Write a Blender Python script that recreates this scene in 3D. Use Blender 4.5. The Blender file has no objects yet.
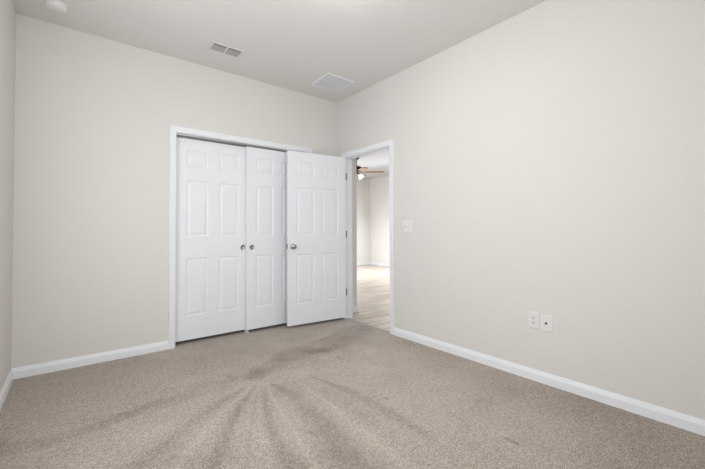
import bpy, bmesh, math
import numpy as np
from mathutils import Vector, Matrix

PI = math.pi
sc = bpy.context.scene
COL = sc.collection

# ------------------------------------------------------------------ camera
IMG_W, IMG_H = 705, 469
cam_d = bpy.data.cameras.new('camera')
cam = bpy.data.objects.new('camera', cam_d)
COL.objects.link(cam)
sc.camera = cam
yaw, pitch, roll, f_px = 0.6728, 0.0181, -0.0033, 348.56
fw = Vector((math.sin(yaw) * math.cos(pitch), math.cos(yaw) * math.cos(pitch), math.sin(pitch)))
rt = Vector((math.cos(yaw), -math.sin(yaw), 0))
up = rt.cross(fw)
rt, up = rt * math.cos(roll) + up * math.sin(roll), -rt * math.sin(roll) + up * math.cos(roll)
M = Matrix((rt, up, -fw)).transposed().to_4x4()
M.translation = Vector((-2.7265, -3.7439, 1.1352))
cam.matrix_world = M
cam_d.sensor_fit = 'HORIZONTAL'
cam_d.sensor_width = 36.0
cam_d.lens = f_px / IMG_W * 36.0
cam_d.shift_y = -10.42 / IMG_W
cam_d.clip_start = 0.05

# ------------------------------------------------------------------ view, world, big lights
sc.view_settings.view_transform = 'Standard'
sc.view_settings.look = 'None'
sc.view_settings.gamma = 1.0
sc.view_settings.use_curve_mapping = False
sc.view_settings.exposure = 0.0

DOME_STRENGTH = 36.0
WINDOW_W = 32.0
ROOM2_W = 140.0
REAR_FILL_W = 32.0
SKY = 0.54
FAN_LAMP = 6.0

world = bpy.data.worlds.new('world')
sc.world = world
world.use_nodes = True
wn = world.node_tree.nodes
wn['Background'].inputs[0].default_value = (0.75, 0.86, 1.0, 1)
wn['Background'].inputs[1].default_value = SKY


def area_light(name, loc, direction, sx, sy, watts, color):
    d = bpy.data.lights.new(name, 'AREA')
    d.shape = 'RECTANGLE'
    d.size, d.size_y = sx, sy
    d.energy = watts
    d.color = color
    o = bpy.data.objects.new(name, d)
    COL.objects.link(o)
    o.location = loc
    o.rotation_euler = Vector(direction).to_track_quat('-Z', 'Z').to_euler()
    return o


# daylight entering by the bedroom window (in the left wall, beside the camera) and the
# big window of the room across the hall
area_light('window_daylight', (-3.12, -1.95, 1.55), (1, 0, 0), 1.66, 1.26, WINDOW_W, (0.95, 0.98, 1.0))
area_light('added_great_room_north_fill', (1.7, 4.99, 1.35), (0, -1, -0.9), 1.9, 1.9, ROOM2_W * 1.2, (0.94, 0.98, 1.0))  # unseen second source, added to balance the great room light
area_light('added_rear_fill', (-2.35, -4.12, 1.6), (0, 1, 0), 0.86, 1.26, REAR_FILL_W, (0.95, 0.98, 1.0))  # unseen fill, added to brighten the left side of the bedroom
area_light('great_room_daylight', (4.98, 2.3, 1.45), (-1, 0, -0.9), 2.4, 1.9, ROOM2_W, (0.94, 0.98, 1.0))


# ------------------------------------------------------------------ materials
def new_mat(name, color, rough=0.5, metal=0.0, spec=0.5):
    m = bpy.data.materials.new(name)
    m.use_nodes = True
    b = m.node_tree.nodes['Principled BSDF']
    b.inputs['Base Color'].default_value = (*color, 1)
    b.inputs['Roughness'].default_value = rough
    b.inputs['Metallic'].default_value = metal
    b.inputs['Specular IOR Level'].default_value = spec
    return m


def srgb(r, g, b):
    f = lambda c: (c / 255 / 12.92) if c / 255 <= 0.04045 else ((c / 255 + 0.055) / 1.055) ** 2.4
    return (f(r), f(g), f(b))


def add_bump(m, scale, strength, dist=0.002, detail=3.0, rough=0.6):
    nt = m.node_tree
    b = nt.nodes['Principled BSDF']
    g = nt.nodes.new('ShaderNodeNewGeometry')
    n = nt.nodes.new('ShaderNodeTexNoise')
    n.inputs['Scale'].default_value = scale
    n.inputs['Detail'].default_value = detail
    n.inputs['Roughness'].default_value = rough
    nt.links.new(g.outputs['Position'], n.inputs['Vector'])
    bp = nt.nodes.new('ShaderNodeBump')
    bp.inputs['Strength'].default_value = strength
    bp.inputs['Distance'].default_value = dist
    nt.links.new(n.outputs['Fac'], bp.inputs['Height'])
    nt.links.new(bp.outputs['Normal'], b.inputs['Normal'])
    return n


def tint_noise(m, c1, c2, scale, detail=3.0):
    nt = m.node_tree
    b = nt.nodes['Principled BSDF']
    g = nt.nodes.new('ShaderNodeNewGeometry')
    n = nt.nodes.new('ShaderNodeTexNoise')
    n.inputs['Scale'].default_value = scale
    n.inputs['Detail'].default_value = detail
    nt.links.new(g.outputs['Position'], n.inputs['Vector'])
    mx = nt.nodes.new('ShaderNodeMix')
    mx.data_type = 'RGBA'
    mx.inputs[6].default_value = (*c1, 1)
    mx.inputs[7].default_value = (*c2, 1)
    nt.links.new(n.outputs['Fac'], mx.inputs[0])
    nt.links.new(mx.outputs[2], b.inputs['Base Color'])


WALL_C = srgb(223, 220, 216)
CEIL_C = srgb(228, 226, 223)
m_wall = new_mat('wall_paint', WALL_C, 0.75, spec=0.25)
tint_noise(m_wall, tuple(c * 0.985 for c in WALL_C), tuple(min(1, c * 1.015) for c in WALL_C), 1.3)
add_bump(m_wall, 190, 0.10, 0.0012)
m_ceil = new_mat('ceiling_texture', CEIL_C, 0.85, spec=0.15)
add_bump(m_ceil, 55, 0.22, 0.003, 4)
m_trim = new_mat('trim_white', srgb(238, 240, 244), 0.38, spec=0.4)
add_bump(m_trim, 60, 0.02, 0.0008)
m_door = new_mat('door_white', srgb(237, 239, 243), 0.42, spec=0.4)
add_bump(m_door, 90, 0.03, 0.0008)
m_plate = new_mat('plate_white', srgb(231, 231, 230), 0.3, spec=0.5)
m_plate_detail = new_mat('plate_detail', srgb(222, 221, 218), 0.35)
m_slot = new_mat('slot_dark', srgb(100, 98, 96), 0.6)
m_nickel = new_mat('satin_nickel', srgb(168, 166, 163), 0.28, 1.0)
add_bump(m_nickel, 400, 0.03, 0.0004)
m_dark_nickel = new_mat('hinge_nickel', srgb(135, 133, 130), 0.35, 1.0)
m_track = new_mat('track_metal', srgb(176, 177, 178), 0.4, 0.7)
m_grille = new_mat('grille_white', srgb(240, 241, 243), 0.5)
m_vent = new_mat('vent_white', srgb(222, 220, 216), 0.5)
m_louver = new_mat('grille_louver', srgb(216, 220, 223), 0.55)
m_vent_louver = new_mat('vent_louver', srgb(176, 174, 170), 0.55)
m_duct = new_mat('duct_dark', srgb(60, 58, 56), 0.9)
m_bronze = new_mat('fan_bronze', srgb(42, 36, 32), 0.4, 0.6)
m_blade = new_mat('fan_blade_oak', srgb(176, 130, 88), 0.5)
tint_noise(m_blade, srgb(120, 80, 50), srgb(165, 118, 78), 9)
m_plastic = new_mat('guide_plastic', srgb(236, 236, 232), 0.4)


def emit_mat(name, color, strength):
    m = bpy.data.materials.new(name)
    m.use_nodes = True
    b = m.node_tree.nodes['Principled BSDF']
    b.inputs['Base Color'].default_value = (0.9, 0.9, 0.88, 1)
    b.inputs['Emission Color'].default_value = (*color, 1)
    b.inputs['Emission Strength'].default_value = strength
    add_bump(m, 20, 0.02)
    return m


m_dome = emit_mat('dome_glass_lit', (1.0, 0.98, 0.955), DOME_STRENGTH)
m_globe = emit_mat('fan_globe_lit', (1.0, 0.86, 0.66), FAN_LAMP)

m_pane = bpy.data.materials.new('window_pane')
m_pane.use_nodes = True
nt = m_pane.node_tree
nt.nodes.clear()
out = nt.nodes.new('ShaderNodeOutputMaterial')
mixs = nt.nodes.new('ShaderNodeMixShader')
tr = nt.nodes.new('ShaderNodeBsdfTransparent')
gl = nt.nodes.new('ShaderNodeBsdfGlossy')
gl.inputs['Roughness'].default_value = 0.02
mixs.inputs[0].default_value = 0.06
nt.links.new(tr.outputs[0], mixs.inputs[1])
nt.links.new(gl.outputs[0], mixs.inputs[2])
nt.links.new(mixs.outputs[0], out.inputs[0])


# ------------------------------------------------------------------ helpers
def link_mesh(name, bm, mat, parent=None, smooth=False, bevel=0.0):
    me = bpy.data.meshes.new(name)
    bmesh.ops.recalc_face_normals(bm, faces=bm.faces)
    if smooth:
        for f in bm.faces:
            f.smooth = True
    bm.to_mesh(me)
    bm.free()
    me.materials.append(mat)
    o = bpy.data.objects.new(name, me)
    COL.objects.link(o)
    if parent is not None:
        o.parent = parent
    if bevel:
        md = o.modifiers.new('bevel', 'BEVEL')
        md.width = bevel
        md.segments = 2
        md.limit_method = 'ANGLE'
    return o


def box(bm, x0, x1, y0, y1, z0, z1, mat=None):
    vs = [bm.verts.new(v) for v in ((x0, y0, z0), (x1, y0, z0), (x1, y1, z0), (x0, y1, z0),
                                    (x0, y0, z1), (x1, y0, z1), (x1, y1, z1), (x0, y1, z1))]
    for f in ((0, 3, 2, 1), (4, 5, 6, 7), (0, 1, 5, 4), (1, 2, 6, 5), (2, 3, 7, 6), (3, 0, 4, 7)):
        bm.faces.new([vs[i] for i in f])
    if mat is not None:
        for v in vs:
            v.co = mat @ v.co
    return vs


def lathe(bm, prof, n=32, mat=Matrix()):
    """prof: list of (radius, height) revolved round Z, then moved by mat."""
    rings = []
    for r, h in prof:
        if r < 1e-6:
            rings.append([bm.verts.new(mat @ Vector((0, 0, h)))])
        else:
            rings.append([bm.verts.new(mat @ Vector((r * math.cos(2 * PI * i / n), r * math.sin(2 * PI * i / n), h))) for i in range(n)])
    for a, b in zip(rings, rings[1:]):
        for i in range(n):
            j = (i + 1) % n
            if len(a) == 1 and len(b) == 1:
                continue
            if len(a) == 1:
                bm.faces.new((a[0], b[i], b[j]))
            elif len(b) == 1:
                bm.faces.new((a[i], a[j], b[0]))
            else:
                bm.faces.new((a[i], a[j], b[j], b[i]))


def sweep(bm, prof, path, frame):
    """prof: (u, t) pairs; path: list of (a, z, da, dz): position and outward offset per unit u.
    frame(a, z, t) gives the world point."""
    rows = []
    for a, z, da, dz in path:
        rows.append([bm.verts.new(frame(a + da * u, z + dz * u, t)) for u, t in prof])
    k = len(prof)
    for r0, r1 in zip(rows, rows[1:]):
        for i in range(k):
            j = (i + 1) % k
            bm.faces.new((r0[i], r0[j], r1[j], r1[i]))
    bm.faces.new(rows[0])
    bm.faces.new(list(reversed(rows[-1])))


def setp(o, kind=None, label=None, cat=None, group=None):
    if kind:
        o['kind'] = kind
    if label:
        o['label'] = label
    if cat:
        o['category'] = cat
    if group:
        o['group'] = group
    return o


def root(name, loc, label, cat, kind=None, rz=0.0):
    o = bpy.data.objects.new(name, None)
    o.empty_display_size = 0.1
    COL.objects.link(o)
    o.location = loc
    o.rotation_euler = (0, 0, rz)
    return setp(o, kind, label, cat)


# ------------------------------------------------------------------ room dimensions
H = 2.84
W = 3.099           # width, left wall at x = -W
YB = -4.10          # wall behind the camera
TH = 0.115          # wall thickness
CL0, CL1, CLZ = -1.952, -0.462, 2.104       # closet opening
DN, DF, DZ = -0.982, -0.168, 2.072          # door opening in the right wall (near, far, top)
GX, GY0, GY1 = 4.96, -2.60, 4.97            # great room extents

# floor: carpet with foot and vacuum marks and stains, plus painted light falloff
STROKES = [
    ([(-3.06, -1.16), (-2.78, -1.23), (-2.55, -1.2), (-2.34, -1.15), (-2.03, -1.13), (-1.6, -1.11)], [0.09, 0.06, 0.05, 0.07, 0.09, 0.07], -0.6),
    ([(-1.683, -1.226), (-2.082, -1.453), (-2.383, -1.68), (-2.554, -1.805)], [0.012, 0.04, 0.055, 0.06], -0.6),
    ([(-1.667, -1.261), (-1.908, -1.546), (-2.209, -2.005), (-2.256, -2.077)], [0.012, 0.03, 0.05, 0.055], -0.95),
    ([(-1.692, -1.283), (-1.995, -1.507), (-2.309, -1.841), (-2.395, -1.949)], [0.008, 0.02, 0.035, 0.04], 0.4),
    ([(-1.713, -1.387), (-1.931, -1.812), (-2.081, -2.117)], [0.006, 0.012, 0.014], -0.4),
    ([(-1.675, -1.418), (-1.834, -1.851), (-1.915, -2.241), (-1.935, -2.344)], [0.01, 0.028, 0.05, 0.055], -0.85),
    ([(-1.64, -1.407), (-1.733, -1.906), (-1.822, -2.343)], [0.008, 0.016, 0.024], 0.5),
    ([(-1.574, -1.335), (-1.538, -1.587), (-1.594, -2.084), (-1.674, -2.488)], [0.015, 0.055, 0.075, 0.09], -0.75),
    ([(-1.404, -1.451), (-1.42, -1.94), (-1.463, -2.421), (-1.475, -2.604)], [0.012, 0.03, 0.05, 0.05], 0.55),
    ([(-1.278, -1.416), (-1.195, -1.787), (-1.182, -2.148), (-1.199, -2.5)], [0.015, 0.04, 0.05, 0.03], -0.6),
    ([(-1.75, -2.7), (-2.1, -2.25), (-2.45, -1.9)], [0.4, 0.35, 0.3], -0.6),  # light falloff painted as a broad dark patch on the near carpet
    ([(-0.1, -3.0), (-0.5, -3.4)], [0.25, 0.4], -0.5),  # dirt near the baseboard, with painted light falloff towards the corner
    ([(-3.08, -0.9), (-3.06, -1.5)], [0.06, 0.08], -0.5),  # light falloff painted along the left wall
    ([(-1.3, -1.27), (-0.97, -1.36), (-0.78, -1.65)], [0.06, 0.12, 0.08], 0.25),
    ([(-1.6, -1.11), (-1.18, -0.88), (-0.86, -0.9), (-0.49, -0.8), (-0.12, -0.61)], [0.09, 0.13, 0.17, 0.2, 0.17], -0.95),
    ([(-1.0, -0.93), (-0.86, -0.97)], [0.07, 0.07], -0.7),
    ([(-1.75, -1.02), (-1.62, -0.98), (-1.5, -1.05)], [0.06, 0.1, 0.06], -0.25),
    ([(-2.2, -0.98), (-1.8, -1.0)], [0.06, 0.08], -0.35),
    ([(-1.05, -0.75), (-0.7, -0.7), (-0.45, -0.6)], [0.05, 0.04, 0.05], -0.4),
    ([(-1.35, -0.93), (-1.1, -1.05)], [0.04, 0.03], -0.35),
    ([(-0.49, -0.8), (-0.35, -1.2)], [0.1, 0.1], -0.35),
    ([(-2.32, -0.26), (-1.84, -0.44), (-1.41, -0.52)], [0.1, 0.1, 0.1], -0.2),
    ([(-2.784, -1.058), (-2.445, -1.144), (-2.269, -1.087)], [0.015, 0.012, 0.01], -0.35),
    ([(-3.03, -1.11), (-2.93, -0.87), (-2.64, -0.88)], [0.02, 0.02, 0.02], -0.2),
    ([(-0.45, -1.4), (-0.8, -1.9), (-0.75, -2.4)], [0.3, 0.4, 0.4], 0.45),  # broad lighter patch, brighter light painted into the carpet colour
    ([(-0.876, -1.177), (-0.878, -1.27)], [0.006, 0.006], -1.6),
    ([(-0.877, -2.76), (-0.879, -2.827)], [0.012, 0.01], -1.6),
    ([(-1.074, -2.007), (-1.068, -2.04)], [0.008, 0.008], -1.2),
    ([(-1.688, -2.033), (-1.673, -2.07)], [0.008, 0.008], -1.2),
    ([(-0.826, -2.637), (-0.804, -3.003)], [0.006, 0.006], -0.3),
]


def value_noise(X, Y, s, seed):
    rng = np.random.RandomState(seed)
    t = rng.rand(96, 96)
    x, y = (X + 7) * s, (Y + 7) * s
    xi, yi = np.floor(x).astype(int), np.floor(y).astype(int)
    fx, fy = x - xi, y - yi
    fx, fy = fx * fx * (3 - 2 * fx), fy * fy * (3 - 2 * fy)
    g = lambda i, j: t[i % 96, j % 96]
    return (g(xi, yi) * (1 - fx) * (1 - fy) + g(xi + 1, yi) * fx * (1 - fy) + g(xi, yi + 1) * (1 - fx) * fy + g(xi + 1, yi + 1) * fx * fy) * 2 - 1


def nap_shade_field(X, Y):
    wx = X + 0.007 * value_noise(X, Y, 5, 1) + 0.006 * value_noise(X, Y, 27, 4)
    wy = Y + 0.007 * value_noise(X, Y, 5, 2) + 0.006 * value_noise(X, Y, 27, 5)
    tot = np.zeros_like(X)
    broken = 0.95 + 0.22 * value_noise(X, Y, 7, 21) + 0.28 * value_noise(X * 0.6, Y * 1.5, 17, 22)
    for pts, ws, s in STROKES:
        best = np.zeros_like(X)
        fine = ws[0] < 0.0121
        px_, py_ = (X, Y) if fine else (wx, wy)
        for (a, b), w0, w1 in zip(zip(pts, pts[1:]), ws, ws[1:]):
            ax, ay = a
            bx, by = b
            dx, dy = bx - ax, by - ay
            L2 = dx * dx + dy * dy
            t = np.clip(((px_ - ax) * dx + (py_ - ay) * dy) / L2, 0, 1)
            d = np.hypot(px_ - ax - t * dx, py_ - ay - t * dy)
            w = w0 + (w1 - w0) * t
            q = np.clip(d / w, 0, 3)
            best = np.maximum(best, np.exp(-(q ** (2.0 if fine else 3.6))))
        tot += s * best * (1.0 if fine else broken)
    tot += 0.22 * value_noise(X, Y, 2.2, 7) + 0.16 * value_noise(X, Y, 5.1, 8) + 0.14 * value_noise(X, Y, 12, 9)
    return tot


def carpet():
    x0, x1, y0, y1 = -W, 0.0, YB, 0.0
    step = 0.009
    nx, ny = int((x1 - x0) / step), int((y1 - y0) / step)
    xs, ys = np.linspace(x0, x1, nx + 1), np.linspace(y0, y1, ny + 1)
    X, Y = np.meshgrid(xs, ys)
    F = nap_shade_field(X, Y).ravel()
    n = X.size
    co = np.stack([X.ravel(), Y.ravel(), np.zeros(n)], 1)
    idx = np.arange(n).reshape(ny + 1, nx + 1)
    faces = np.stack([idx[:-1, :-1], idx[:-1, 1:], idx[1:, 1:], idx[1:, :-1]], -1).reshape(-1, 4)
    # tongue of carpet into the doorway and the closet floor
    extra_v, extra_f = [], []

    def quad(a, b, c, d):
        k = n + len(extra_v)
        extra_v.extend([(a, c, 0), (b, c, 0), (b, d, 0), (a, d, 0)])
        extra_f.append((k, k + 1, k + 2, k + 3))
    quad(0.0, 0.045, DN, DF)
    quad(CL0, CL1, 0.0, 0.72)
    co = np.vstack([co, np.array(extra_v)])
    faces = np.vstack([faces, np.array(extra_f)])
    F = np.concatenate([F, np.full(len(extra_v), -0.35)])
    me = bpy.data.meshes.new('floor')
    me.vertices.add(len(co))
    me.vertices.foreach_set('co', co.astype(np.float32).ravel())
    me.loops.add(faces.size)
    me.loops.foreach_set('vertex_index', faces.astype(np.int32).ravel())
    me.polygons.add(len(faces))
    me.polygons.foreach_set('loop_start', np.arange(0, faces.size, 4, dtype=np.int32))
    me.update(calc_edges=True)
    at = me.attributes.new('nap_shade', 'FLOAT', 'POINT')
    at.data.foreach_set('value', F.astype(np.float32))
    o = bpy.data.objects.new('floor', me)
    COL.objects.link(o)
    m = new_mat('carpet', srgb(172, 160, 148), 0.95, spec=0.1)
    t = m.node_tree
    b = t.nodes['Principled BSDF']
    b.inputs['Sheen Weight'].default_value = 0.15
    g = t.nodes.new('ShaderNodeNewGeometry')
    a = t.nodes.new('ShaderNodeAttribute')
    a.attribute_name = 'nap_shade'

    def noise(scale, detail, rough=0.6):
        nn = t.nodes.new('ShaderNodeTexNoise')
        nn.inputs['Scale'].default_value = scale
        nn.inputs['Detail'].default_value = detail
        nn.inputs['Roughness'].default_value = rough
        t.links.new(g.outputs['Position'], nn.inputs['Vector'])
        return nn

    def math_(op, x, y):
        k = t.nodes.new('ShaderNodeMath')
        k.operation = op
        for i, v in enumerate((x, y)):
            if hasattr(v, 'links') or hasattr(v, 'is_linked'):
                t.links.new(v, k.inputs[i])
            else:
                k.inputs[i].default_value = v
        return k.outputs[0]
    tuft = noise(175, 2.5, 0.85)
    mid = noise(38, 3.0, 0.7)
    v = math_('ADD', math_('MULTIPLY', math_('SUBTRACT', tuft.outputs['Fac'], 0.5), CARPET_GRAIN),
              math_('MULTIPLY', math_('SUBTRACT', mid.outputs['Fac'], 0.5), CARPET_GRAIN * 0.2))
    v = math_('ADD', v, math_('MULTIPLY', a.outputs['Fac'], CARPET_NAP_SHADE))
    v = math_('ADD', v, 0.5)
    cr = t.nodes.new('ShaderNodeValToRGB')
    e = cr.color_ramp.elements
    e[0].position = 0.0
    e[0].color = (*srgb(108, 94, 80), 1)
    e[1].position = 1.0
    e[1].color = (*srgb(226, 215, 203), 1)
    k = e.new(0.5)
    k.color = (*CARPET_MID, 1)
    t.links.new(v, cr.inputs[0])
    t.links.new(cr.outputs[0], b.inputs['Base Color'])
    bp = t.nodes.new('ShaderNodeBump')
    bp.inputs['Strength'].default_value = 0.7
    bp.inputs['Distance'].default_value = 0.006
    t.links.new(tuft.outputs['Fac'], bp.inputs['Height'])
    t.links.new(bp.outputs['Normal'], b.inputs['Normal'])
    me.materials.append(m)
    return o


CARPET_GRAIN = 3.8
CARPET_NAP_SHADE = 0.19
CARPET_MID = srgb(171, 159, 149)
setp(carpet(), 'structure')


# great room tile floor
def tile_floor():
    bm = bmesh.new()
    box(bm, 0.045, GX, GY0, GY1, -0.10, -0.004)
    o = link_mesh('floor_great_room', bm, None or tile_mat())
    setp(o, 'structure')


def tile_mat():
    m = new_mat('wood_look_tile', srgb(205, 190, 175), 0.32, spec=0.5)
    t = m.node_tree
    b = t.nodes['Principled BSDF']
    g = t.nodes.new('ShaderNodeNewGeometry')
    br = t.nodes.new('ShaderNodeTexBrick')
    br.inputs['Scale'].default_value = 1.0
    br.inputs['Brick Width'].default_value = 1.2
    br.inputs['Row Height'].default_value = 0.2
    br.inputs['Mortar Size'].default_value = 0.0025
    br.inputs['Color1'].default_value = (*srgb(208, 196, 185), 1)
    br.inputs['Color2'].default_value = (*srgb(192, 178, 166), 1)
    br.inputs['Mortar'].default_value = (*srgb(165, 150, 138), 1)
    br.offset = 0.35
    t.links.new(g.outputs['Position'], br.inputs['Vector'])
    mp = t.nodes.new('ShaderNodeMapping')
    mp.inputs['Scale'].default_value = (0.9, 7.0, 1)
    mp.inputs['Rotation'].default_value = (0, 0, math.radians(4))
    t.links.new(g.outputs['Position'], mp.inputs['Vector'])
    n = t.nodes.new('ShaderNodeTexNoise')
    n.inputs['Scale'].default_value = 1.5
    n.inputs['Detail'].default_value = 4
    n.inputs['Distortion'].default_value = 0.4
    t.links.new(mp.outputs[0], n.inputs['Vector'])
    cr = t.nodes.new('ShaderNodeValToRGB')
    cr.color_ramp.elements[0].position = 0.36
    cr.color_ramp.elements[0].color = (0.68, 0.66, 0.64, 1)
    cr.color_ramp.elements[1].position = 0.58
    cr.color_ramp.elements[1].color = (1, 1, 1, 1)
    t.links.new(n.outputs['Fac'], cr.inputs[0])
    mx = t.nodes.new('ShaderNodeMix')
    mx.data_type = 'RGBA'
    mx.blend_type = 'MULTIPLY'
    mx.inputs[0].default_value = 1.0
    t.links.new(br.outputs['Color'], mx.inputs[6])
    t.links.new(cr.outputs[0], mx.inputs[7])
    t.links.new(mx.outputs[2], b.inputs['Base Color'])
    return m


tile_floor()

# subfloor under the carpet (keeps the room light tight)
bm = bmesh.new()
box(bm, -W - TH, 0.0, YB - TH, 0.8, -0.10, -0.006)
setp(link_mesh('floor_slab', bm, m_wall), 'structure')

# ceilings
bm = bmesh.new()
box(bm, -W - TH, 0.0, YB - TH, 0.8, H, H + 0.1)
setp(link_mesh('ceiling', bm, m_ceil), 'structure')
bm = bmesh.new()
box(bm, 0.0, GX + TH, GY0 - TH, GY1 + TH, H, H + 0.1)
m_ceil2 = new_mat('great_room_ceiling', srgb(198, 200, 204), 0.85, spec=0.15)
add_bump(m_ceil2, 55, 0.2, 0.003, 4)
setp(link_mesh('ceiling_great_room', bm, m_ceil2), 'structure')

# walls of the bedroom
bm = bmesh.new()
WY0, WY1, WZ0, WZ1 = -2.80, -1.10, 0.90, 2.20     # bedroom window
box(bm, -W - TH, -W, YB - TH, WY0, 0, H)
box(bm, -W - TH, -W, WY1, TH, 0, H)
box(bm, -W - TH, -W, WY0, WY1, 0, WZ0)
box(bm, -W - TH, -W, WY0, WY1, WZ1, H)
setp(link_mesh('wall_left', bm, m_wall), 'structure')
JT = 0.018  # jamb board thickness
bm = bmesh.new()
box(bm, -W, CL0 - JT, 0, TH, 0, H)
box(bm, CL1 + JT, 0, 0, TH, 0, H)
box(bm, CL0 - JT, CL1 + JT, 0, TH, CLZ + JT, H)
setp(link_mesh('wall_closet', bm, m_wall), 'structure')
bm = bmesh.new()
box(bm, 0, TH, YB - TH, DN - JT, 0, H)
box(bm, 0, TH, DF + JT, 0.04, 0, H)
box(bm, 0, TH, DN - JT, DF + JT, DZ + JT, H)
setp(link_mesh('wall_right', bm, m_wall), 'structure')
RX0, RX1 = -2.80, -1.90     # unseen narrower window, added for fill light
bm = bmesh.new()
box(bm, -W, RX0, YB - TH, YB, 0, H)
box(bm, RX1, 0, YB - TH, YB, 0, H)
box(bm, RX0, RX1, YB - TH, YB, 0, WZ0)
box(bm, RX0, RX1, YB - TH, YB, WZ1, H)
setp(link_mesh('wall_rear', bm, m_wall), 'structure')
# closet shell
bm = bmesh.new()
box(bm, CL0 - 0.25, CL0 - 0.2, TH, 0.75, 0, H)
box(bm, CL1 + 0.2, CL1 + 0.25, TH, 0.75, 0, H)
box(bm, CL0 - 0.25, CL1 + 0.25, 0.72, 0.77, 0, H)
setp(link_mesh('wall_closet_interior', bm, m_wall), 'structure')

# great room walls
bm = bmesh.new()
box(bm, 0.0, 0.365, 0.04, GY1, 0, H)
setp(link_mesh('wall_hall', bm, m_wall), 'structure')
m_wall2 = new_mat('great_room_wall_paint', srgb(233, 231, 228), 0.75, spec=0.25)
add_bump(m_wall2, 190, 0.10, 0.0012)
bm = bmesh.new()
VY0, VY1, VZ0, VZ1 = 1.05, 3.55, 0.45, 2.45
box(bm, GX, GX + TH, GY0, VY0, 0, H)
box(bm, GX, GX + TH, VY1, GY1, 0, H)
box(bm, GX, GX + TH, VY0, VY1, 0, VZ0)
box(bm, GX, GX + TH, VY0, VY1, VZ1, H)
setp(link_mesh('wall_far_east', bm, m_wall2), 'structure')
bm = bmesh.new()
UX0, UX1 = 0.70, 2.70  # unseen north window, added to light the great room
box(bm, 0.0, UX0, GY1, GY1 + TH, 0, H)
box(bm, UX1, GX + TH, GY1, GY1 + TH, 0, H)
box(bm, UX0, UX1, GY1, GY1 + TH, 0, 0.4)
box(bm, UX0, UX1, GY1, GY1 + TH, 2.35, H)
setp(link_mesh('wall_far_north', bm, m_wall2), 'structure')
bm = bmesh.new()
box(bm, TH, GX + TH, GY0 - TH, GY0, 0, H)
setp(link_mesh('wall_far_south', bm, m_wall2), 'structure')


# windows (all outside the frame; rear and north ones added for their light)
def window(name, x0, x1, z0, z1, loc, rz):
    # local frame: x along the wall, -y to the outside
    r = root(name, loc, None, None, 'structure', rz=rz)
    hw, h = (x1 - x0) / 2, z1 - z0
    b_ = bmesh.new()
    f = 0.045
    box(b_, -hw, hw, -0.09, -0.05, 0, f)
    box(b_, -hw, hw, -0.09, -0.05, h - f, h)
    box(b_, -hw, -hw + f, -0.09, -0.05, f, h - f)
    box(b_, hw - f, hw, -0.09, -0.05, f, h - f)
    box(b_, -hw + f, hw - f, -0.088, -0.052, h / 2 - 0.02, h / 2 + 0.02)
    box(b_, -0.02, 0.02, -0.087, -0.053, f, h - f)
    link_mesh('window_frame', b_, m_trim, r, bevel=0.003)
    b_ = bmesh.new()
    box(b_, -hw + f, hw - f, -0.072, -0.068, f, h - f)
    link_mesh('pane', b_, m_pane, r)
    b_ = bmesh.new()
    box(b_, -hw - 0.03, hw + 0.03, -0.05, 0.025, -0.02, 0.0)
    link_mesh('window_sill', b_, m_trim, r, bevel=0.004)


window('window_1', WY0, WY1, WZ0, WZ1, (-W, (WY0 + WY1) / 2, WZ0), -PI / 2)
window('added_window_3', RX0, RX1, WZ0, WZ1, ((RX0 + RX1) / 2, YB, WZ0), 0.0)
window('added_window_4', UX0, UX1, 0.4, 2.35, ((UX0 + UX1) / 2, GY1, 0.4), PI)
window('window_2', VY0, VY1, VZ0, VZ1, (GX, (VY0 + VY1) / 2, VZ0), PI / 2)

# ------------------------------------------------------------------ trim
BB = [(0, 0), (0.014, 0), (0.014, 0.054), (0.0125, 0.058), (0.0105, 0.061), (0.0095, 0.068), (0.0055, 0.076), (0.004, 0.083), (0, 0.083)]


def baseboard(name, runs):
    """runs: (p0, p1, normal) in plan; the profile stands off the wall along the normal."""
    b_ = bmesh.new()
    for p0, p1, nrm in runs:
        rows = []
        for p in (p0, p1):
            rows.append([b_.verts.new((p[0] + nrm[0] * d, p[1] + nrm[1] * d, z)) for d, z in BB])
        k = len(BB)
        for i in range(k):
            j = (i + 1) % k
            b_.faces.new((rows[0][i], rows[0][j], rows[1][j], rows[1][i]))
        b_.faces.new(rows[0])
        b_.faces.new(list(reversed(rows[1])))
    return setp(link_mesh(name, b_, m_trim), 'structure')


CW = 0.057
baseboard('baseboard_left', [((-W, YB), (-W, 0), (1, 0))])
baseboard('baseboard_closet_wall', [((-W, 0), (CL0 - CW + 0.004, 0), (0, -1)), ((CL1 + CW - 0.004, 0), (0, 0), (0, -1))])
baseboard('baseboard_right', [((0, YB), (0, DN - CW + 0.004), (-1, 0)), ((0, DF + CW), (0, 0), (-1, 0))])
baseboard('baseboard_rear', [((-W, YB), (0, YB), (0, 1))])
baseboard('baseboard_hall', [((TH, 0.04), (0.365, 0.04), (0, -1)), ((0.365, 0.026), (0.365, GY1), (1, 0)), ((TH, DF + CW + 0.01), (TH, 0.04), (1, 0))])
baseboard('baseboard_far_east', [((GX, GY0), (GX, GY1), (-1, 0))])
baseboard('baseboard_far_north', [((0.365, GY1), (GX, GY1), (0, -1))])

CAS = [(0, 0), (0, 0.009), (0.003, 0.0115), (0.012, 0.012), (0.030, 0.014), (0.044, 0.0165), (0.050, 0.018), (0.055, 0.017), (0.057, 0.014), (0.057, 0)]


def casing(name, a0, a1, z1, frame, parent=None):
    b_ = bmesh.new()
    r = 0.005
    a0, a1, z1 = a0 - r, a1 + r, z1 + r
    sweep(b_, CAS, [(a0, 0, -1, 0), (a0, z1, -1, 1), (a1, z1, 1, 1), (a1, 0, 1, 0)], frame)
    return link_mesh(name, b_, m_trim, parent)


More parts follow.
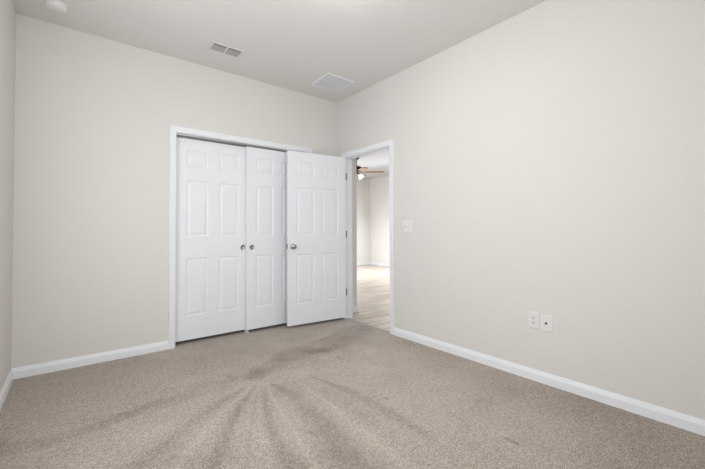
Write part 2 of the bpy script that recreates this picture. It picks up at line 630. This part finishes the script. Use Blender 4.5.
# closet opening trim
t1 = root('trim_1', ((CL0 + CL1) / 2, 0, 0), None, None, 'structure')
ox = (CL0 + CL1) / 2
casing('casing', CL0 - ox, CL1 - ox, CLZ, lambda a, z, t: (a, -t, z), t1)
bm = bmesh.new()
box(bm, CL0 - JT - ox, CL0 - ox, 0, TH, 0, CLZ + JT)
box(bm, CL1 - ox, CL1 + JT - ox, 0, TH, 0, CLZ + JT)
box(bm, CL0 - ox, CL1 - ox, 0, TH, CLZ, CLZ + JT)
link_mesh('jamb', bm, m_trim, t1)
bm = bmesh.new()   # bypass track under the head jamb: fascia and channels
box(bm, CL0 - ox + 0.001, CL1 - ox - 0.001, 0.016, 0.108, CLZ - 0.004, CLZ)
box(bm, CL0 - ox + 0.001, CL1 - ox - 0.001, 0.016, 0.0185, CLZ - 0.014, CLZ - 0.004)
box(bm, CL0 - ox + 0.001, CL1 - ox - 0.001, 0.061, 0.064, CLZ - 0.022, CLZ - 0.004)
link_mesh('door_track', bm, m_track, t1)

# bedroom doorway trim
t2 = root('trim_2', (0, (DN + DF) / 2, 0), None, None, 'structure')
oy = (DN + DF) / 2
casing('casing', DN - oy, DF - oy, DZ, lambda a, z, t: (-t, a, z), t2)
casing('hall_casing', DN - oy, DF - oy, DZ, lambda a, z, t: (TH + t, a, z), t2)
bm = bmesh.new()
box(bm, 0, TH, DN - JT - oy, DN - oy, 0, DZ + JT)
box(bm, 0, TH, DF - oy, DF + JT - oy, 0, DZ + JT)
box(bm, 0, TH, DN - oy, DF - oy, DZ, DZ + JT)
# door stop strips
box(bm, 0.040, 0.075, DN - oy, DN - oy + 0.010, 0, DZ)
box(bm, 0.040, 0.075, DF - oy - 0.010, DF - oy, 0, DZ)
box(bm, 0.040, 0.075, DN - oy + 0.010, DF - oy - 0.010, DZ - 0.010, DZ)
link_mesh('jamb', bm, m_trim, t2)
bm = bmesh.new()
box(bm, 0.003, 0.032, DN - oy, DN - oy + 0.0015, 0.918, 0.975)
box(bm, -0.006, 0.003, DN - oy - 0.001, DN - oy + 0.0015, 0.932, 0.962)
setp(link_mesh('strike_plate', bm, m_dark_nickel, t2), label='nickel strike plate')


# ------------------------------------------------------------------ six panel doors
def panel_door(bm, w, h, th, stile, mull, rows):
    """Slab x 0..w, y -th..0 (front face at y=-th), z 0..h with raised panels on both faces."""
    pw = (w - 2 * stile - mull) / 2
    xs = [(stile, stile + pw), (stile + pw + mull, w - stile)]
    rects = [(a, b, c, d) for a, b in xs for c, d in rows]
    gx = sorted({0, w, *[v for a, b, c, d in rects for v in (a, b)]})
    gz = sorted({0, h, *[v for a, b, c, d in rects for v in (c, d)]})
    for yface, sgn in ((-th, 1), (0.0, -1)):
        vert = {}

        def V(x, z, dep=0.0):
            key = (round(x, 5), round(z, 5), round(dep, 5))
            if key not in vert:
                vert[key] = bm.verts.new((x, yface + sgn * dep, z))
            return vert[key]
        for i in range(len(gx) - 1):
            for j in range(len(gz) - 1):
                x0, x1, z0, z1 = gx[i], gx[i + 1], gz[j], gz[j + 1]
                if not any(abs(x0 - r[0]) < 1e-6 and abs(x1 - r[1]) < 1e-6 and abs(z0 - r[2]) < 1e-6 and abs(z1 - r[3]) < 1e-6 for r in rects):
                    bm.faces.new((V(x0, z0), V(x1, z0), V(x1, z1), V(x0, z1)))
                    continue
                prof = [(0, 0), (0.003, 0.0035), (0.010, 0.0065), (0.014, 0.0070), (0.019, 0.0068), (0.040, 0.0018), (0.042, 0.0012)]
                prev = None
                for ins, dep in prof:
                    ring = [V(x0 + ins, z0 + ins, dep), V(x1 - ins, z0 + ins, dep), V(x1 - ins, z1 - ins, dep), V(x0 + ins, z1 - ins, dep)]
                    if prev:
                        for k in range(4):
                            bm.faces.new((prev[k], prev[(k + 1) % 4], ring[(k + 1) % 4], ring[k]))
                    prev = ring
                bm.faces.new(prev)
    # edges
    for (xa, za, xb, zb) in ((0, 0, w, 0), (w, 0, w, h), (w, h, 0, h), (0, h, 0, 0)):
        vs = [bm.verts.new(p) for p in ((xa, -th, za), (xb, -th, zb), (xb, 0, zb), (xa, 0, za))]
        bm.faces.new(vs)
    bmesh.ops.remove_doubles(bm, verts=bm.verts, dist=1e-5)


ROWS = [(0.238, 0.826), (1.045, 1.617), (1.757, 1.927)]


def slide_door(name, x0, yfront, label, pull_x):
    w, h, th = 0.755, 2.045, 0.035
    r = root(name, (x0, yfront + th, 0.033), label, 'closet door', 'structure')
    b_ = bmesh.new()
    panel_door(b_, w, h, th, 0.108, 0.107, ROWS)
    link_mesh('door_slab', b_, m_door, r)
    # round flush pull: outer ring and shallow cup
    b_ = bmesh.new()
    mt = Matrix.Translation((pull_x, -th, 0.917)) @ Matrix.Rotation(PI / 2, 4, 'X')
    lathe(b_, [(0.0285, 0.0), (0.0285, 0.002), (0.027, 0.004), (0.024, 0.0045), (0.021, 0.004), (0.0195, 0.001), (0.0, 0.0004)], 40, mt)
    link_mesh('door_pull', b_, m_nickel, r, smooth=True)
    return r


slide_door('door_1', CL0 + 0.001, 0.068, 'white six-panel sliding closet door farther from the bedroom doorway', 0.755 - 0.062)
slide_door('door_2', -1.232, 0.023, 'white six-panel sliding closet door partly behind the open door', 0.063)

# open bedroom door, hinged on the corner side, swung about 96 degrees
DW = 0.786
hinge = Vector((-0.008, DF + 0.002, 0.032))
ang = math.radians(180 - 5.8)     # direction of the leaf measured from +x
# local frame: x along the leaf from hinge to free edge, y towards the closet wall is negative local y
r3 = root('door_3', hinge, 'white six-panel bedroom door swung open beside the doorway', 'door', 'structure', rz=ang)
bm = bmesh.new()
bmw = DW
panel_door(bm, DW, 2.036, 0.035, 0.108, 0.100, ROWS)
# after a turn of ~174 degrees local -y points to +y (closet); shift so the leaf sits on the camera side of the pin
for v in bm.verts:
    v.co.y += 0.040
    v.co.x += 0.006
link_mesh('door_slab', bm, m_door, r3)


def knob_mesh(side):
    b_ = bmesh.new()
    s = 1 if side > 0 else -1
    y = 0.040 if side > 0 else 0.005
    mt = Matrix.Translation((DW + 0.006 - 0.062, y, 0.917)) @ Matrix.Rotation(-PI / 2 * s, 4, 'X')
    prof = [(0.0, 0.0), (0.032, 0.0), (0.032, 0.004), (0.029, 0.008), (0.014, 0.010), (0.0115, 0.013), (0.0115, 0.024), (0.015, 0.030),
            (0.022, 0.034), (0.0265, 0.041), (0.0275, 0.048), (0.0255, 0.055), (0.020, 0.060), (0.010, 0.063), (0.0, 0.0635)]
    lathe(b_, prof, 40, mt)
    return b_


link_mesh('door_knob', knob_mesh(1), m_nickel, r3, smooth=True)
link_mesh('door_knob', knob_mesh(-1), m_nickel, r3, smooth=True)
bm = bmesh.new()
box(bm, DW + 0.006, DW + 0.0072, 0.010, 0.035, 0.888, 0.946)
box(bm, DW + 0.0072, DW + 0.015, 0.016, 0.029, 0.909, 0.925)
link_mesh('latch', bm, m_dark_nickel, r3)
for hz in (0.31, 1.055, 1.80):
    bm = bmesh.new()
    lathe(bm, [(0, -0.046), (0.0045, -0.046), (0.0062, -0.043), (0.0062, 0.043), (0.0045, 0.046), (0, 0.046)], 16,
          Matrix.Translation((0.0, 0.0, hz)))
    # leaf on the door edge and leaf on the jamb face
    box(bm, 0.0042, 0.0058, 0.004, 0.034, hz - 0.044, hz + 0.044)
    R_ = Matrix.Rotation(-ang, 4, 'Z')
    box(bm, 0.008, 0.036, -0.0045, -0.0022, hz - 0.044, hz + 0.044, R_)
    link_mesh('hinge', bm, m_dark_nickel, r3)

# floor guide of the bypass doors
g = root('floor_guide', (-1.215, 0.07, 0), 'small white plastic guide on the carpet where the closet doors meet', 'door guide')
bm = bmesh.new()
box(bm, -0.012, 0.012, -0.050, 0.045, 0.0, 0.004)
link_mesh('base', bm, m_plastic, g, bevel=0.001)
for yy in (-0.0500, -0.0082, 0.0365):
    bm = bmesh.new()
    box(bm, -0.009, 0.009, yy, yy + 0.0035, 0.004, 0.046 if yy > -0.04 else 0.020)
    link_mesh('prong', bm, m_plastic, g, bevel=0.0008)


# ------------------------------------------------------------------ wall plates on the right wall (local: x = out of wall to -x)
def plate_root(name, y, z, label, cat):
    return root(name, (0, y, z), label, cat)


def plate(parent, w, h):
    b_ = bmesh.new()
    # bevelled plate: back rectangle and smaller front rectangle
    o = [(-w / 2, -h / 2), (w / 2, -h / 2), (w / 2, h / 2), (-w / 2, h / 2)]
    def ring(ins, t):
        return [b_.verts.new((-t, a - math.copysign(ins, a), c - math.copysign(ins, c))) for a, c in o]
    rs = [ring(0, 0), ring(0, 0.003), ring(0.0025, 0.0055), ring(0.005, 0.0062)]
    for q0, q1 in zip(rs, rs[1:]):
        for i in range(4):
            b_.faces.new((q0[i], q0[(i + 1) % 4], q1[(i + 1) % 4], q1[i]))
    b_.faces.new(rs[-1])
    b_.faces.new(rs[0][::-1])
    return link_mesh('cover_plate', b_, m_plate, parent)


def screw(parent, y, z):
    b_ = bmesh.new()
    lathe(b_, [(0, 0), (0.0033, 0), (0.0028, 0.0012), (0, 0.0016)], 14, Matrix.Translation((-0.0061, y, z)) @ Matrix.Rotation(-PI / 2, 4, 'Y'))
    link_mesh('screw', b_, m_plate_detail, parent)


s = plate_root('light_switch', -1.252, 1.172, 'white double toggle light switch beside the doorway', 'light switch')
plate(s, 0.130, 0.130)
for yy in (0.023, -0.023):
    b_ = bmesh.new()
    box(b_, -0.0070, -0.0055, yy - 0.0065, yy + 0.0065, -0.0135, 0.0135)
    link_mesh('toggle_slot', b_, m_plate_detail, s)
    b_ = bmesh.new()
    box(b_, -0.016, 0.0, -0.0042, 0.0042, -0.005, 0.005, Matrix.Translation((-0.006, yy, 0.002)) @ Matrix.Rotation(math.radians(28), 4, 'Y'))
    link_mesh('toggle', b_, m_plate, s, bevel=0.001)
    for zz in (0.030, -0.030):
        screw(s, yy, zz)

s = plate_root('power_outlet', -2.523, 0.4515, 'white duplex outlet plate low on the wall, the one nearer the doorway', 'outlet')
plate(s, 0.080, 0.122)
for zz in (0.0195, -0.0195):
    b_ = bmesh.new()
    ring0, ring1 = [], []
    for i in range(28):
        a = 2 * PI * i / 28
        yy, z_ = 0.0172 * math.cos(a), max(-0.0145, min(0.0145, 0.0172 * math.sin(a)))
        ring0.append(b_.verts.new((-0.0058, yy, zz + z_)))
        ring1.append(b_.verts.new((-0.0075, yy * 0.97, zz + z_ * 0.97)))
    for i in range(28):
        j = (i + 1) % 28
        b_.faces.new((ring0[i], ring0[j], ring1[j], ring1[i]))
    b_.faces.new(ring1)
    rc = link_mesh('receptacle', b_, m_plate_detail, s)
    b_ = bmesh.new()
    box(b_, -0.0079, -0.0074, -0.0075, -0.0053, zz - 0.001, zz + 0.0085)
    box(b_, -0.0079, -0.0074, 0.0053, 0.0073, zz + 0.000, zz + 0.0075)
    box(b_, -0.0079, -0.0074, -0.0024, 0.0024, zz - 0.0095, zz - 0.005)
    link_mesh('socket_slot', b_, m_slot, rc)
screw(s, 0, 0)

s = plate_root('cable_outlet', -2.6135, 0.4455, 'white cable wall plate with one dark jack, right beside the duplex outlet', 'wall plate')
plate(s, 0.080, 0.122)
b_ = bmesh.new()
mt = Matrix.Translation((-0.006, 0, 0)) @ Matrix.Rotation(-PI / 2, 4, 'Y')
lathe(b_, [(0.0, 0.0), (0.0085, 0.0), (0.0085, 0.003), (0.0062, 0.003), (0.0062, 0.010), (0.0045, 0.010), (0.0045, 0.004), (0, 0.004)], 18, mt)
link_mesh('coaxial_jack', b_, m_slot, s)
for zz in (0.042, -0.042):
    screw(s, 0, zz)


# ------------------------------------------------------------------ ceiling fixtures
def frame_ring(bm, x0, x1, y0, y1, ix, iy, z0, z1):
    box(bm, x0, x1, y0, y0 + iy, z0, z1)
    box(bm, x0, x1, y1 - iy, y1, z0, z1)
    box(bm, x0, x0 + ix, y0 + iy, y1 - iy, z0, z1)
    box(bm, x1 - ix, x1, y0 + iy, y1 - iy, z0, z1)


# supply register
vx, vy = -1.628, -0.462
vr = root('air_vent', (vx, vy, H), 'small white supply vent with two louvred openings on the ceiling', 'ceiling vent')
hx, hy = 0.152, 0.084
bm = bmesh.new()
frame_ring(bm, -hx, hx, -hy, hy, 0.024, 0.022, -0.008, 0)
box(bm, -0.008, 0.008, -hy + 0.022, hy - 0.022, -0.008, 0)
link_mesh('vent_frame', bm, m_vent, vr, bevel=0.002)
bm = bmesh.new()
box(bm, -hx + 0.012, hx - 0.012, -hy + 0.012, hy - 0.012, -0.0012, -0.0002)
link_mesh('duct_backing', bm, m_duct, vr)
for sx0, sx1 in ((-hx + 0.024, -0.008), (0.008, hx - 0.024)):
    bm = bmesh.new()
    for i, yc in enumerate((-0.026, 0.002, 0.022, 0.043)):
        # curved blade: three facets, direction away from the middle
        tilt = 1
        pts = [(-0.012, -0.0022), (-0.004, -0.0040), (0.005, -0.0068), (0.011, -0.0098)]
        ys = [(yc + tilt * p[0], p[1]) for p in pts]
        for (ya, za), (yb, zb) in zip(ys, ys[1:]):
            a = [bm.verts.new(p) for p in ((sx0, ya, za), (sx1, ya, za), (sx1, yb, zb), (sx0, yb, zb))]
            c = [bm.verts.new(p) for p in ((sx0, ya, za + 0.001), (sx1, ya, za + 0.001), (sx1, yb, zb + 0.001), (sx0, yb, zb + 0.001))]
            bm.faces.new(a)
            bm.faces.new(c[::-1])
            for k in range(4):
                bm.faces.new((a[k], a[(k + 1) % 4], c[(k + 1) % 4], c[k]))
    link_mesh('louver', bm, m_vent_louver, vr)

# return grille
gx_, gy_ = -0.418, -0.480
gr = root('return_grille', (gx_, gy_, H), 'square white return air grille on the ceiling near the corner', 'ceiling grille')
hs = 0.186
bm = bmesh.new()
frame_ring(bm, -hs, hs, -hs, hs, 0.022, 0.022, -0.009, 0)
link_mesh('grille_frame', bm, m_grille, gr, bevel=0.003)
bm = bmesh.new()
nf = 26
for i in range(nf):
    yc = -hs + 0.022 + (i + 0.5) * (2 * (hs - 0.022)) / nf
    mt = Matrix.Translation((0, yc, -0.005)) @ Matrix.Rotation(math.radians(-24), 4, 'X')
    box(bm, -hs + 0.022, hs - 0.022, -0.0068, 0.0068, -0.0004, 0.0004, mt)
link_mesh('louver', bm, m_louver, gr)
bm = bmesh.new()
box(bm, -hs + 0.012, hs - 0.012, -hs + 0.012, hs - 0.012, -0.0012, -0.0002)
link_mesh('duct_backing', bm, m_duct, gr)

# smoke detector
sd = root('smoke_detector', (-2.85, -0.335, H), 'round white smoke detector on the ceiling in the corner away from the doorway', 'smoke detector')
bm = bmesh.new()
lathe(bm, [(0, 0), (0.070, 0), (0.070, -0.007), (0.066, -0.010), (0, -0.010)], 48)
link_mesh('mounting_base', bm, m_plate, sd, smooth=False)
bm = bmesh.new()
lathe(bm, [(0.064, -0.008), (0.065, -0.020), (0.063, -0.028), (0.055, -0.036), (0.040, -0.040), (0.022, -0.041), (0.0, -0.041)], 48)
link_mesh('cover', bm, m_plate, sd, smooth=True)
bm = bmesh.new()
lathe(bm, [(0.0, -0.040), (0.011, -0.040), (0.011, -0.0435), (0.009, -0.0445), (0, -0.0445)], 24)
link_mesh('test_button', bm, m_plate_detail, sd)

# flush ceiling lamp just above the frame
cl = root('ceiling_lamp', (-1.40, -2.02, H), 'round flush dome ceiling lamp in the middle of the bedroom, lit', 'ceiling lamp')
bm = bmesh.new()
lathe(bm, [(0, 0), (0.165, 0), (0.170, -0.006), (0.170, -0.022), (0.160, -0.028), (0, -0.028)], 48)
link_mesh('lamp_base', bm, m_nickel, cl)
bm = bmesh.new()
lathe(bm, [(0.158, -0.028)] + [(0.158 * math.cos(a), -0.028 - 0.075 * math.sin(a)) for a in [PI / 2 * k / 10 for k in range(1, 11)]], 48)
link_mesh('lamp_shade', bm, m_dome, cl, smooth=True)

# ceiling fan in the great room
FX, FY = 2.385, 2.515
fan = root('ceiling_fan', (FX, FY, H), 'ceiling fan with wooden blades and lit globes, seen through the doorway', 'ceiling fan')
bm = bmesh.new()
lathe(bm, [(0, 0), (0.068, 0), (0.068, -0.020), (0.050, -0.055), (0.020, -0.070), (0, -0.070)], 32)
link_mesh('canopy', bm, m_bronze, fan, smooth=True)
bm = bmesh.new()
lathe(bm, [(0.0125, -0.06), (0.0125, -0.22)], 16)
link_mesh('downrod', bm, m_bronze, fan, smooth=True)
bm = bmesh.new()
lathe(bm, [(0, -0.20), (0.035, -0.20), (0.060, -0.215), (0.115, -0.235), (0.125, -0.26), (0.125, -0.30), (0.11, -0.345), (0.05, -0.358), (0.045, -0.39), (0, -0.395)], 36)
link_mesh('motor_housing', bm, m_bronze, fan, smooth=True)
for k in range(5):
    a = math.radians(-38 + 72 * k)
    mt = Matrix.Rotation(a, 4, 'Z')
    bl = bmesh.new()
    tilt = Matrix.Translation((0, 0, -0.350)) @ Matrix.Rotation(math.radians(-6), 4, 'X')
    outline = [(0.20, 0.045), (0.26, 0.055), (0.45, 0.065), (0.58, 0.066), (0.62, 0.055), (0.635, 0.03)]
    loop = [(x, -y) for x, y in outline] + [(x, y) for x, y in reversed(outline)]
    top = [bl.verts.new(mt @ tilt @ Vector((x, y, 0.004))) for x, y in loop]
    bot = [bl.verts.new(mt @ tilt @ Vector((x, y, -0.004))) for x, y in loop]
    bl.faces.new(top)
    bl.faces.new(bot[::-1])
    for i in range(len(loop)):
        j = (i + 1) % len(loop)
        bl.faces.new((top[i], bot[i], bot[j], top[j]))
    b_o = link_mesh('blade', bl, m_blade, fan)
    br = bmesh.new()
    box(br, 0.10, 0.25, -0.018, 0.018, -0.358, -0.350, mt)
    link_mesh('blade_bracket', br, m_bronze, b_o, bevel=0.002)
for k in range(3):
    a = math.radians(-38 + 120 * k)
    mt = Matrix.Rotation(a, 4, 'Z') @ Matrix.Translation((0.045, 0, -0.385)) @ Matrix.Rotation(math.radians(-38), 4, 'Y')
    bm = bmesh.new()
    lathe(bm, [(0, 0), (0.018, 0), (0.022, -0.03), (0.026, -0.04)], 20, mt)
    h_ = link_mesh('lamp_holder', bm, m_bronze, fan, smooth=True)
    bm = bmesh.new()
    lathe(bm, [(0.026, -0.038), (0.040, -0.055), (0.050, -0.085), (0.056, -0.115), (0.060, -0.125), (0.05, -0.127), (0, -0.125)], 24, mt)
    link_mesh('lamp_shade', bm, m_globe, fan, smooth=True)
